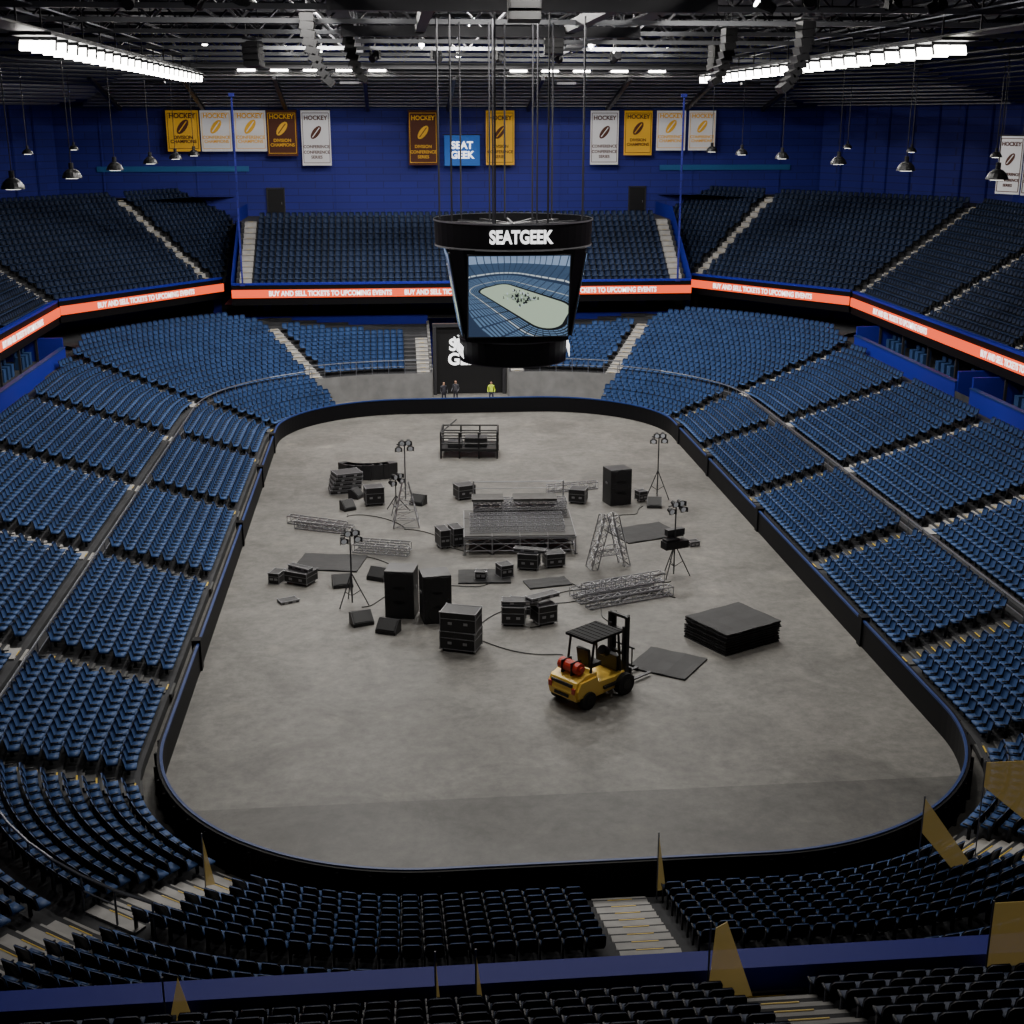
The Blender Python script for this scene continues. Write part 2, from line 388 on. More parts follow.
def stairs_obj(lst_,parent):
    b=MB()
    for x,y,z,a,w,rise,tread,km in lst_:
        fx,fy=math.cos(a),math.sin(a)
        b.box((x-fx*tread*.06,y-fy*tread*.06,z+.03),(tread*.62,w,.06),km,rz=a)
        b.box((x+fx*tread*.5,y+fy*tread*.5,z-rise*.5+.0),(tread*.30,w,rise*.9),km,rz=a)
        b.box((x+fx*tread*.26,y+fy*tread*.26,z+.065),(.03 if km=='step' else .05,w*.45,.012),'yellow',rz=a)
    b.obj("aisle_stairs",parent=parent)
stairs_obj(lst,lower); stairs_obj(ust,upper)
# ------------------------------------------------------------------ concourse + suites
def zline(b,pts,z0,z1,th,k):
    for p,q in zip(pts[:-1],pts[1:]): seg_wall(b,p,q,z0,z1,th,k)
b=MB()
b.box((0,48.5,3.15),(40,.3,6.3),'blue')
for x in range(-18,19,4):
    if abs(x)>3: b.box((x,48.2,5.2),(2.6,.2,1.6),'glass')
    b.box((x+2,46.5,3.1),(.35,.35,6.2),'board')
b.box((0,46.5,4.9),(38,3.6,.2),'conc')
b.box((-10,44.6,4.6),(15,.25,1.0),'blue'); b.box((11,44.6,4.6),(14,.25,1.0),'blue')
b.obj("concourse_front",parent=lower)
for sx in(-1,1):
    b=MB()
    pts=[(sx*33,Y0),(sx*33,37),(sx*20,53)]
    zline(b,pts,0,6.3,.3,'wall')
    b.quad((sx*27.4,-30,4.6),(sx*27.4,34,4.6),(sx*33,37,4.6),(sx*33,-30,4.6),'conc')
    b.add([(sx*27.4,32,4.9),(sx*18,44.7,4.8),(sx*20,53,4.8),(sx*33,37,4.9)],[(0,1,2,3)],'conc')
    for y0,y1,z0 in((-20,-3,4.3),(-1,9.3,4.3),(11.3,28.5,4.3)):
        b.box((sx*27.5,(y0+y1)/2,z0+.6),(.25,y1-y0,1.2),'blue'); b.box((sx*27.5,(y0+y1)/2,z0+1.22),(.34,y1-y0,.08),'cap')
        for yy in(y0,y1): b.box((sx*30.2,yy,5.2),(5.4,.2,1.9),'blue')
        n=int((y1-y0)/4)
        for i in range(n):
            yy=y0+(i+.5)*(y1-y0)/n; b.box((sx*32.75,yy,5.3),(.1,3,1.4),'glass'); b.box((sx*29.2,yy+2,5.3),(.15,.15,1.9),'steel')
            for q in(-1,0,1): b.box((sx*29.6,yy+q*.9,5.0),(.5,.5,.8),'seat'); b.box((sx*29.85,yy+q*.9,5.4),(.1,.5,.6),'seat')
    b.obj("suite_boxes",parent=lower)
# ------------------------------------------------------------------ shell
b=MB(); zline(b,[(-34,58.5),(34,58.5)],0,27.2,.4,'wall')
b.box((-24,58.2,16.1),(13,.1,.45),'stripe'); b.box((25.0,58.2,16.1),(12,.1,.45),'stripe')
b.box((0,58.25,21.3),(66,.2,.3),'cap')
for x in(-30,-22,-10,10,22,30): b.box((x,58.25,17),(.12,.1,10),'wall')
b.obj("wall_far")
for i,x in enumerate((-15.3,17.0)):
    b=MB(); b.box((0,0,1.15),(1.4,.1,2.3),'black')
    for s in(-1,1): b.box((s*.75,-.02,1.2),(.1,.14,2.4),'steel')
    b.box((0,-.02,2.38),(1.6,.14,.1),'steel'); b.box((.5,-.07,1.1),(.05,.05,.2),'steel2'); b.obj("door_%d"%(i+1),(x,58.2,zt))
for sx,nm in((-1,"left"),(1,"right")):
    b=MB(); zline(b,[(sx*34,58.5),(sx*44.2,41),(sx*44.2,-70)],0,27.2,.4,'wall')
    for i in range(8):
        f=i/8; b.box((sx*(34+10.2*f-.25),58.5-17.5*f-.1,18),(.15,.2,9),'wall')
    b.obj("wall_%s"%nm)
b=MB(); b.box((0,-70,13.6),(88.8,.4,27.2),'wall'); b.obj("wall_near")
b=MB(); b.box((0,-5.5,27.4),(89,131,.4),'roof')
b.obj("ceiling")
for x in(-16.9,17.55):
    b=MB(); b.box((0,0,14.9),(.13,.13,14.2),'wall'); b.box((0,0,22.0),(.4,.4,.25),'wall'); b.box((0,0,7.9),(.4,.4,.2),'wall'); b.obj("deck_hanger_post",(x,42.6,0))
# roof structure
b=MB()
for y in range(-36,60,8):
    for zz in(26.6,24.6): b.box((0,y,zz),(87,.28,.22),'rsteel' if zz<25 else 'steel')
    for i in range(-11,11):
        x=i*4; b.tube((x,y,24.6),(x+2,y,26.6),.07,'steel',4); b.tube((x+2,y,26.6),(x+4,y,24.6),.07,'steel',4)
for x in(-36,-28,-12,-4,4,12,28,36):
    b.box((x,-2,26.9),(.25,120,.4),'rsteel')
for x in range(-40,41,5):
    b.box((x,20,25.9),(.12,76,.12),'rsteel')
for x in(-20,20):
    b.box((x,16,23.75),(1.4,84,.08),'steel')
    for dx in(-.7,.7): b.box((x+dx,16,24.6),(.06,84,.06),'rail')
    for y in range(-24,58,4): b.tube((x,y,23.7),(x,y,27),.05,'steel',4)
for x in(-7.5,7.5):
    b.box((x,5,25.0),(1.1,80,.08),'rsteel')
    for dx in(-.55,.55):
        b.box((x+dx,5,26.0),(.05,80,.05),'rail')
        for y in range(-32,44,3): b.tube((x+dx,y,25),(x+dx,y,27.2),.03,'steel',4)
for y in(-8,8): b.box((0,y,24.4),(15,.5,.5),'steel')
for x in(-3.6,3.9): b.box((x,0,24.6),(.5,16,.5),'steel')
b.obj("roof_trusses")
b=MB()
for j in range(12):
    yy=57.6-1.15*j; zz=21.5+.24*j; b.box((0,yy,zz),(62-1.2*j,.70,.10),'slat' if j<10 else 'steel2',rx=rad(25))
    for sx in(-1,1):
        o=1.15*j
        a=Vector((sx*33.2,57.6,0)); c=Vector((sx*43.2,41,0)); nrm=Vector((-sx*.864,-.504,0))
        a2=a+nrm*o+Vector((-sx*.5*j,0,0)); c2=c+nrm*o
        L=(c2-a2).length; m_=(a2+c2)/2
        b.box((m_.x,m_.y,zz),(L,.62,.10),'slat' if j<6 else 'rsteel',rz=math.atan2(c2.y-a2.y,c2.x-a2.x),rx=rad(10))
        b.box((sx*(43.2-o),10,zz),(.5,60,.08),'steel')
for x in range(-28,29,7): b.box((x,52,22.2),(.3,11.5,.3),'steel',rx=-rad(11.5))
b.obj("roof_louvres")
for sx in(-1,1):
    b=MB(); b.box((sx*20,22,23.62),(1.7,48,.12),'steel')
    for i in range(24):
        y=-1+i*2.0; b.box((sx*20,y,23.20),(1.45,.10,.42),'lamp',rx=rad(-28)); b.box((sx*20,y+.11,23.28),(1.6,.10,.60),'black',rx=rad(-28)); b.box((sx*20,y+.1,23.55),(.1,.1,.3),'steel')
    b.obj("light_strip")
b=MB()
for x in(-16,-13.5,-11,-8.5,-6,5,7.5,10,13,16):
    b.box((x,46,24.0),(1.6,.5,.2),'steel'); b.box((x,45.9,23.86),(1.3,.45,.14),'lamp')
for x in(-12,-2,6,14): b.box((x,34,24.9),(.18,3,.1),'lamp')
for x in(-6,3): b.box((x,22,25.4),(.12,3,.1),'lamp')
for x,y in((-17,30),(-10,38),(0,40),(11,36),(17,30),(-25,40),(26,40),(-3,28),(8,28)): b.tube((x,y,24.6),(x,y,24.9),.16,'lamp',8); b.tube((x,y,24.9),(x,y,25.4),.2,'black',8)
b.obj("ceiling_light_bars")
def dome(x,y,z,r):
    b=MB(); n=16; rings=[(r*.12,r*.95),(r*.45,r*.85),(r*.78,r*.55),(r*.95,r*.2),(r,0),(r*.9,0),(r*.6,r*.35)]
    for (r0,z0),(r1,z1) in zip(rings[:-1],rings[1:]):
        for i in range(n):
            a,c=2*math.pi*i/n,2*math.pi*(i+1)/n
            b.quad((r0*math.cos(a),r0*math.sin(a),z0),(r0*math.cos(c),r0*math.sin(c),z0),(r1*math.cos(c),r1*math.sin(c),z1),(r1*math.cos(a),r1*math.sin(a),z1),'dome')
    b.tube((0,0,r*.9),(0,0,r*1.5),r*.25,'dome',8); b.tube((0,0,r*1.5),(0,0,22.9-z),.022,'dome',5)
    b.tube((0,0,-.02),(0,0,r*.2),r*.62,'lampd',12)
    b.obj("pendant_lamp",(x,y,z))
M['lampd']=mat("pendant_bulb",(1,1,1),.5,emit=3,ecol=(1,.97,.9))
for y in(-7,3,13,24,34,43):
    dome(-20,y,17.6,.46); dome(20,y,17.8,.46)
for y in(4,15,26): dome(-25,y,18.4,.3); dome(25,y,18.4,.3)
# ------------------------------------------------------------------ banners
YB=57.2
bans=[(-22.8,2.75,21.0,17.6,'gold','brown',0),(-20.0,2.6,21.0,17.6,'paper','gold',0),(-17.1,2.7,21.0,17.6,'paper','gold',0),(-14.4,2.6,21.0,17.2,'brown','gold',0),(-11.5,2.5,21.0,16.4,'paper','brown',1),
(-2.25,2.55,21.0,16.4,'brown','gold',1),(4.5,2.5,21.0,16.4,'gold','brown',1),(13.75,2.5,21.0,16.4,'paper','brown',1),(16.75,2.5,21.0,17.2,'gold','brown',0),(19.7,2.6,21.0,17.6,'paper','gold',0),(22.5,2.4,21.0,17.6,'paper','gold',0)]
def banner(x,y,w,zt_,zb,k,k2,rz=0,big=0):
    h=zt_-zb; b=MB(); b.box((0,0,-h/2),(w,.05,h),k)
    iw=w*.9
    for (cx,cz,sx_,sz_) in((0,-.09*w,iw,.04),(0,-h+.09*w,iw,.04),(-iw/2,-h/2,.04,h-.18*w),(iw/2,-h/2,.04,h-.18*w)): b.box((cx,-.035,cz),(sx_,.02,sz_),k2)
    b.tube((-w/2-.1,0,.02),(w/2+.1,0,.02),.05,'steel',6)
    for xx in(-w*.4,w*.4): b.tube((xx,0,0),(xx,0,23.3-zt_),.015,'steel',4)
    pz=-h*.40; R=w*.25; pts=[]; a=rad(52)
    for i in range(14):
        t=2*math.pi*i/14; ex,ez=R*1.05*math.cos(t),R*.5*math.sin(t); pts.append((ex*math.cos(a)-ez*math.sin(a),-.05,pz+ex*math.sin(a)+ez*math.cos(a)))
    b.prism(pts,(0,.02,0),k2)
    b.box((0,-.06,pz),(R*1.6,.02,R*.12),k,ry=-a)
    o=b.obj("championship_banner",(x,y,zt_),rz)
    text("HOCKEY",w*.20,(0,-.05,-h*.14),0,k2,o,bold=.03)
    text("DIVISION" if k!='paper' else "CONFERENCE",w*.14,(0,-.05,-h*.66),0,k2,o,bold=.025); text("CONFERENCE" if big else "CHAMPIONS",w*.14,(0,-.05,-h*.76),0,k2,o,bold=.025)
    if big: text("SERIES",w*.14,(0,-.05,-h*.85),0,k2,o,bold=.025)
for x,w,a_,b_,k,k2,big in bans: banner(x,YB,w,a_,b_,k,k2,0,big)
b=MB(); b.box((0,0,0),(3.1,.06,2.6),'bblue'); b.tube((-1.7,0,1.3),(1.7,0,1.3),.05,'steel')
for xx in(-1.3,1.3): b.tube((xx,0,1.3),(xx,0,4.6),.015,'steel',4)
o=b.obj("logo_banner",(1.15,YB,17.65)); text("SEAT",.85,(0,-.06,.40),0,'white',o,bold=.03); text("GEEK",.85,(0,-.06,-.42),0,'white',o,bold=.03)
banner(31.0,14.9,1.6,19.3,16.0,'paper','brown',rad(-60),1); banner(31.6,12.9,1.6,19.3,16.0,'paper','brown',rad(-60),1)
# ------------------------------------------------------------------ scoreboard
SB=MB()
def frust(b,r0,z0,r1,z1,k,n=32,ph=0,cap=True):
    A=[(r0*math.cos(ph+2*math.pi*i/n),r0*math.sin(ph+2*math.pi*i/n),z0) for i in range(n)];B=[(r1*math.cos(ph+2*math.pi*i/n),r1*math.sin(ph+2*math.pi*i/n),z1) for i in range(n)]
    fs=[(i,(i+1)%n,n+(i+1)%n,n+i) for i in range(n)]
    if cap: fs+=[tuple(range(n))[::-1],tuple(range(n,2*n))]
    b.add(A+B,fs,k)
frust(SB,3.6,14.70,3.65,15.85,'board',48,cap=False); frust(SB,3.35,15.1,3.4,15.84,'board',48,cap=False); frust(SB,3.6,14.70,3.3,14.71,'board',48)
frust(SB,3.68,15.80,3.68,15.87,'alu',48,cap=False); frust(SB,3.63,14.67,3.63,14.75,'steel2',48,cap=False)
for i in range(8):
    a=math.pi*i/8; SB.tube((3.5*math.cos(a),3.5*math.sin(a),15.6),(-3.5*math.cos(a),-3.5*math.sin(a),15.6),.07,'steel',4)
frust(SB,2.5,9.35,2.55,10.5,'board',40); frust(SB,2.58,10.42,2.58,10.48,'steel',40,cap=False); frust(SB,2.52,9.33,2.52,9.38,'steel',40,cap=False)
def cham(h,c,z): return [(h,-c,z),(h,c,z),(c,h,z),(-c,h,z),(-h,c,z),(-h,-c,z),(-c,-h,z),(c,-h,z)]
A=cham(2.35,2.0,10.5);Bt=cham(3.05,2.5,14.70)
SB.add(A+Bt,[(i,(i+1)%8,8+(i+1)%8,8+i) for i in range(8)]+[tuple(range(8))[::-1],tuple(range(8,16))],'board')
for i in range(9):
    a=2*math.pi*i/9+.2; x,y=3.4*math.cos(a),3.4*math.sin(a)
    SB.tube((x,y,15.6),(x,y,24.5),.045,'steel',5)
for x,y in((-1,-1),(1,1),(-1,1),(1,-1)): SB.tube((x,y,15),(x,y,24.4),.04,'steel',5)
sb=SB.obj("center_hung_scoreboard",(.32,0,0))
text("SEATGEEK",.78,(0,-3.74,15.28),0,'white',sb,bold=.035,sx=.76)
def scol(n,c,e=1.0): M[n]=mat(n,c,.4,emit=e)
scol('sc_bg',(.02,.035,.07)); scol('sc_floor',(.36,.45,.34)); scol('sc_floor2',(.28,.36,.27)); scol('sc_seat',(.10,.17,.28)); scol('sc_seat2',(.05,.09,.16)); scol('sc_lt',(.42,.48,.52)); scol('sc_dk',(.010,.012,.018),.5); scol('sc_wall',(.20,.28,.42))
tilt=math.atan2(.70,4.25)
E=Vector((-34,-36,24)); TG=Vector((1,-1,0)); F_=(TG-E).normalized(); R_c=F_.cross(Vector((0,0,1))).normalized(); U_=R_c.cross(F_)
def sproj(p):
    q=Vector(p)-E; d=q.dot(F_); d=max(d,3.0); return (q.dot(R_c)/d*1.75, q.dot(U_)/d*1.75*4.5/3.75)
def screen(b):
    W_,H_=4.5,3.7
    b.box((0,.03,0),(W_+.12,.06,H_+.12),'steel'); b.box((0,-.005,0),(W_,.03,H_),'sc_bg')
    lay=[0]
    def sq(pts,k):
        if min((Vector(p)-E).dot(F_) for p in pts)<9: return
        P=[(max(-1,min(1,x)),max(-1,min(1,z))) for x,z in map(sproj,pts)]
        ar=abs(sum(P[i][0]*P[(i+1)%len(P)][1]-P[(i+1)%len(P)][0]*P[i][1] for i in range(len(P))))
        if ar<1e-5: return
        b.add([(x*W_/2,-.022-lay[0]*.0006,z*H_/2) for x,z in P],[tuple(range(len(P)))],k)
    lay[0]=1; sq([(x,y,0) for x,y in ring(5.5,10)],'sc_dk')
    lay[0]=2; sq([(x,y,1.0) for x,y in ring(.3,10)],'sc_dk'); lay[0]=3; sq([(x,y,0) for x,y in ring(-.3,10)],'sc_floor')
    lay[0]=4; sq([(-5,-8,0),(5,-12,0),(7,4,0),(-4,9,0)],'sc_floor2')
    prof=[]
    for k in range(13): prof.append((1.2+1.15*k,.5+.36*k,1.2+1.15*(k+.55),.5+.36*(k+.5),'sc_seat' if k!=4 else 'sc_lt'))
    for k in range(12): prof.append((20+1.1*k,8+.7*k,20+1.1*(k+.6),8+.7*(k+.6),'sc_seat2'))
    prof.append((18.5,6.6,18.6,7.9,'sc_lt')); prof.append((33,16,33.1,24,'sc_wall'))
    for d0,z0,d1,z1,k in prof:
        A=ring(d0,10);Bq=ring(d1,10);n=len(A); lay[0]+=1
        for i in range(n):
            j=(i+1)%n; L=math.hypot(A[j][0]-A[i][0],A[j][1]-A[i][1]); ns_=max(1,int(L/6))
            if (A[i][0]<-10 or A[i][1]<-25) and d0>17: continue
            for q_ in range(ns_):
                f0,f1=(q_+.05)/ns_,(q_+.92)/ns_
                l=lambda U,V,f:(U[0]+(V[0]-U[0])*f,U[1]+(V[1]-U[1])*f)
                p1,p2,p3,p4=l(A[i],A[j],f0),l(A[i],A[j],f1),l(Bq[i],Bq[j],f1),l(Bq[i],Bq[j],f0)
                sq([(*p1,z0),(*p2,z0),(*p3,z1),(*p4,z1)],k)
    random.seed(3)
    for i in range(40):
        x,y,s=random.uniform(-7,8),random.uniform(-12,9),random.uniform(.3,1.0); lay[0]=40; sq([(x-s,y-s,0),(x+s,y-s,0),(x+s,y+s,.0),(x-s,y+s,.0)],random.choice(['sc_dk','sc_lt','sc_floor2','sc_dk'])); lay[0]=41; sq([(x,y-s*.8,0),(x,y+s*.8,0),(x,y+s*.8,1.5),(x,y-s*.8,1.5)],random.choice(['sc_dk','sc_dk','sc_lt']))
for kf in range(4):
    b=MB(); screen(b); o=b.obj("screen_%d"%(kf+1),parent=sb)
    o.matrix_local=Matrix.Rotation(kf*math.pi/2,4,'Z')@Matrix.Translation((0,-2.80,12.62))@Matrix.Rotation(tilt,4,'X')
for a in(85,205,275):
    r=rad(a); text("SEATGEEK",.7,(2.6*math.sin(r),-2.6*math.cos(r),9.93),r,'white',sb,bold=.03)
# ------------------------------------------------------------------ hanging line arrays + spotlights
def line_array(x,y,z,n,rz,w=1.1):
    b=MB(); cx,cz,th=0,0,0
    for i in range(n):
        b.box((0,cx,cz),(w,.6,.34),'black',rx=-th); b.box((0,cx-.32*math.cos(th),cz),(w*.9,.03,.26),'grille',rx=-th)
        for s in(-1,1): b.box((s*w/2,cx,cz),(.03,.4,.34),'black',rx=-th)
        cz-=.36*math.cos(th); cx+=.36*math.sin(th); th+=rad(5)
    b.box((0,0,.3),(w,.8,.08),'steel')
    for s in(-1,1): b.tube((s*w*.4,0,.3),(s*w*.4,0,26.6-z),.03,'steel',4)
    b.obj("line_array_speaker",(x,y,z),rz)
for x,y,z,n,a in((-8.8,2,24.6,9,-90),(-7.2,10,24.7,8,-90),(14.2,2,24.4,9,90),(12.6,10,24.6,8,90),(-.6,-14,24.3,3,0),(-13,20,24.4,4,-30),(15,22,24.4,4,30),(4.6,20,24.8,3,0)):
    line_array(x,y,z,n,rad(a))
def spotfix(x,y,z,rz):
    b=MB(); b.box((0,0,.45),(.6,.6,.15),'black'); b.box((-.33,0,.1),(.06,.24,.8),'black'); b.box((.33,0,.1),(.06,.24,.8),'black'); b.tube((0,.3,.05),(0,-.42,-.3),.29,'black',12,r2=.25); b.tube((0,0,.5),(0,0,1.8),.05,'steel',5)
    b.obj("moving_head_light",(x,y,z),rz)
for i,(x,y) in enumerate([(-15.5,-4),(-13,-4),(-11,-4),(-6.3,-4),(-4.6,-4),(-2.8,-4),(5,-4),(7.2,-4),(10.5,-4),(12.5,-4),(16,-4),(18,-4),(-6,30),(-2,30),(2,30),(6,30),(10,30)]): spotfix(x,y,24.9 if y<0 else 24.3,i)
# ------------------------------------------------------------------ near ledge & club seats
b=MB()
b.box((-5.6,-41.2,2.8),(37,.5,5.6),'blue'); b.box((-5.6,-41.2,5.62),(37,.56,.06),'blue')
for s in range(12): b.box((-23.5+s*3.2,-40.93,4.6),(.08,.05,1.6),'cap')
b.obj("ledge_front",parent=club)
ns=[]; b=MB()
for k in range(6):
    y=-41.9-.72*k; z=5.15+.40*k; b.box((0,y,z/2),(54,.72,z),'conc')
    x=-22
    while x<12:
        if not(.1<x<1.9) and not(-13.6<x<-12): ns.append((x,y-.05,z,math.pi/2))
        x+=SP
    for xa in(1.0,): cst.append((xa,y,z,math.pi/2,1.5,.40,.72,'step'))
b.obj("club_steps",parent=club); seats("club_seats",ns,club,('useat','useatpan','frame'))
stairs_obj(cst,club)
def glint_panel(x,y,z,pts,rz,parent):  # gold reflections built as made-up translucent panels on thin posts
    b=MB(); h=max(p[1] for p in pts); b.tube((0,0,-.3),(0,0,h+.05),.018,'steel2',6); b.prism([(px,-.012,pz) for px,pz in pts],(0,.024,0),'pgold'); b.obj("gold_reflection_panel",(x,y,z),rz,parent=parent)
tri=lambda w,h:[(0,0),(w,0),(0,h)]
glint_panel(-10.6,-30.6,1.0,tri(.25,1.5),.2,lower); glint_panel(1.25,-31.3,.6,tri(.25,1.7),.2,lower); glint_panel(8.05,-32.0,1.3,[(0,1.1),(0,2.1),(1.5,0),(.9,0)],0,lower); glint_panel(10.0,-31.2,1.4,[(0,1.8),(0,2.5),(3.2,2.5),(3.2,-.2),(2.0,.1)],0,lower)
glint_panel(-9.5,-41.75,5.2,[(0,0),(.5,0),(.25,1.1)],.1,club); glint_panel(-4.2,-41.75,5.2,tri(.15,1.3),.1,club); glint_panel(-4.9,-41.75,5.2,tri(.1,1.3),.1,club); glint_panel(-.1,-41.75,5.2,[(0,0),(.85,0),(.3,1.6),(.1,1.5)],.1,club); glint_panel(5.0,-41.75,5.0,[(0,0),(1.6,0),(1.6,1.9),(0,1.9)],0,club)
# ------------------------------------------------------------------ stage gear
def road_case(x,y,w,d,h,rz=0,z=0,wheels=True):
    b=MB(); z0=.12 if wheels else 0
    b.box((0,0,z0+(h-z0)/2),(w,d,h-z0),'case'); t=.03
    for sx in(-1,1):
        for sy in(-1,1):
            b.box((sx*w/2,sy*d/2,z0+(h-z0)/2),(t,t,h-z0),'steel2')
            for zz in(z0,h): b.box((sx*w/2,sy*d/2,zz),(t*2,t*2,t*2),'alu')
            if wheels: b.tube((sx*(w/2-.12)-.03,sy*(d/2-.12),.06),(sx*(w/2-.12)+.03,sy*(d/2-.12),.06),.06,'rubber',10)
    for zz in(z0,h,h*.68):
        for sy in(-1,1): b.box((0,sy*d/2,zz),(w,t,t*.8),'steel2')
        for sx in(-1,1): b.box((sx*w/2,0,zz),(t,d,t*.8),'steel2')
    for sy in(-1,1):
        b.box((-w*.22,sy*(d/2+.01),h*.45),(.16,.02,.1),'alu'); b.box((w*.22,sy*(d/2+.01),h*.45),(.16,.02,.1),'alu')
    return b.obj("road_case",(x,y,z),rad(rz))
def tall_speaker(x,y,w,d,h,rz):
    b=MB(); b.box((0,0,h/2),(w,d,h),'case'); b.box((0,-d/2-.01,h*.5),(w*.9,.03,h*.94),'grille')
    for i in range(3): b.tube((0,-d/2-.01,h*(.2+.3*i)),(0,-d/2-.04,h*(.2+.3*i)),w*.34,'grille',20)
    b.box((0,-d/2-.02,h/2),(w*.92,.03,.03),'steel')
    for s in(-1,1): b.box((s*(w/2+.01),0,h*.6),(.03,.25,.12),'steel2')
    b.obj("speaker_cabinet",(x,y,0),rad(rz),bevel=.03)
def wedge(x,y,rz,w=.9,z=0):
    b=MB(); b.prism([(-w/2,-.3,0),(-w/2,.32,0),(-w/2,.32,.5),(-w/2,.12,.55),(-w/2,-.3,.15)],(w,0,0),'case'); b.box((0,-.11,.37),(w*.88,.5,.02),'grille',rx=rad(43)); b.obj("stage_monitor",(x,y,z),rad(rz))
def ladder_truss(b,p,q,w,h,k='alu',step=.5,r=.03):
    p=Vector(p);q=Vector(q);d=(q-p);L=d.length;d.normalize(); s=d.cross(Vector((0,0,1)))
    if s.length<.1: s=Vector((1,0,0))
    s.normalize(); u=s.cross(d); cs=[s*(w/2)*a+u*(h/2)*c for a,c in((-1,-1),(1,-1),(1,1),(-1,1))]
    for c in cs: b.tube(p+c,q+c,r,k,5)
    n=max(1,int(L/step))
    for i in range(n+1):
        a=p+d*(L*i/n)
        for j in range(len(cs)):
            c1,c2=cs[j],cs[(j+1)%len(cs)]; b.tube(a+c1,a+c2,r*.6,k,4,caps=False)
            if i<n: b.tube(a+c1,a+d*(L/n)+c2,r*.55,k,4,caps=False)
def truss(x,y,L,rz,w=.4,h=.4,z=0,k='alu'):
    b=MB(); ladder_truss(b,(-L/2,0,h/2+.03),(L/2,0,h/2+.03),w,h,k); b.obj("stage_truss",(x,y,z),rad(rz))
def light_stand(x,y,h,tower=False,rz=0,wide=False):
    b=MB()
    if tower:
        for s in range(4):
            a=rad(45+90*s); c,s_=math.cos(a),math.sin(a); b.tube((.95*c,.95*s_,0),(.22*c,.22*s_,h*.5),.03,'alu',5)
        for i in range(5):
            f=i/5; r=.95-(.73)*f; z=h*.5*f; r2=.95-.73*(f+.2); z2=h*.5*(f+.2)
            for s in range(4):
                a=rad(45+90*s);a2=a+math.pi/2; b.tube((r*math.cos(a),r*math.sin(a),z+.05),(r*math.cos(a2),r*math.sin(a2),z+.05),.018,'alu',4); b.tube((r*math.cos(a),r*math.sin(a),z),(r2*math.cos(a2),r2*math.sin(a2),z2),.015,'alu',4)
        b.tube((0,0,h*.3),(0,0,h-.3),.04,'steel2',6)
    else:
        for s in range(3):
            a=rad(90+120*s); b.tube((.75*math.cos(a),.75*math.sin(a),0.02),(0,0,h*.42),.028,'steel',5); b.tube((.4*math.cos(a),.4*math.sin(a),h*.2),(0,0,h*.12),.018,'steel',5)
        b.tube((0,0,.1),(0,0,h-.3),.035,'steel',6)
    b.box((0,0,h-.3),(.8,.05,.05),'steel')
    for dx,dz in((-.3,-.18),(.3,-.14),(-.12,.14),(.2,.16)):
        b.tube((dx,.12,h-.3+dz),(dx,-.16,h-.36+dz),.11,'black',10,r2=.15); b.tube((dx,-.16,h-.36+dz),(dx,-.17,h-.362+dz),.12,'lens',10)
        for sgn in(-1,1): b.box((dx+sgn*.15,-.18,h-.36+dz),(.02,.16,.22),'black',rz=sgn*.4)
    if wide:
        b.box((0,0,h*.42),(1.2,.5,.35),'black'); b.box((.1,.2,h*.56),(.9,.3,.3),'case'); b.box((-.2,0,h*.48),(.7,.4,.12),'black')
    b.obj("light_stand",(x,y,0),rad(rz))
M['lens']=mat("lamp_lens",(.6,.62,.65),.15,emit=.12)
def mat_panel(x,y,w,d,rz,z=.0,name="floor_mat",n=1):
    b=MB()
    for i in range(n):
        random.seed(i+int(x*10)); nx=8; z0=.0+i*.105; jx,jy=random.uniform(-.04,.04),random.uniform(-.04,.04)
        g=lambda u,v:(u*w/2+jx,v*d/2+jy,z0+.06+.012*math.sin(u*7+i)+.012*math.cos(v*6+i))
        for a in range(nx):
            for c in range(nx):
                u0,u1=-1+2*a/nx,-1+2*(a+1)/nx;v0,v1=-1+2*c/nx,-1+2*(c+1)/nx
                b.quad(g(u0,v0),g(u1,v0),g(u1,v1),g(u0,v1),'mat')
        b.box((jx,jy,z0+.02),(w,d,.05),'mat')
        if n>1:
            for s in(-1,0,1): b.box((jx+s*w*.3,jy-d/2-.005,z0+.02),(.18,.03,.03),'steel'); b.box((jx-w/2-.005,jy+s*d*.3,z0+.02),(.03,.18,.03),'steel')
    b.obj(name,(x,y,z),rad(rz))
tall_speaker(-5.25,-8.9,1.25,1.1,2.1,-12); tall_speaker(-3.85,-9.6,1.2,1.1,2.1,8); tall_speaker(6.7,6.9,1.25,1.1,2.0,15)
road_case(-2.95,-12.9,1.45,.95,.85,-22); road_case(-2.95,-12.9,1.45,.95,.8,-19,z=.86,wheels=False)
wedge(-6.95,-9.9,20); wedge(-5.85,-10.9,-25)
light_stand(-7.4,-7.6,3.5,rz=15); light_stand(-4.9,3.9,4.6,True); light_stand(9.1,7.6,3.8,rz=-10); light_stand(7.3,-5.2,3.7,rz=20,wide=True)
light_stand(-5.4,6.2,2.2,rz=40)
for i,(x,y,L,a,z) in enumerate([(4.4,-7.6,4.2,20,0),(4.7,-8.3,4.2,20,0),(4.1,-6.9,4.0,20,0),(4.5,-7.7,4.0,20,.46),(-9.5,4.0,3.4,-28,0),(-9.1,3.2,3.2,-24,0),(-6.2,-1.0,2.8,-18,.09),(-6.0,-.3,2.6,-18,.09),(4.6,9.6,3,12,0)]): truss(x,y,L,a,.38,.38,z)
b=MB()
for s in(-1,1): ladder_truss(b,(s*.85,0,0),(s*.2,0,2.5),.7,.3,'alu',.4,.028)
ladder_truss(b,(-.8,0,.8),(.8,0,.8),.6,.3,'alu',.4,.025)
b.obj("truss_tower",(4.5,-3.6,0),rad(15))
b=MB(); sw,sd_,sh=5.4,4.4,.95
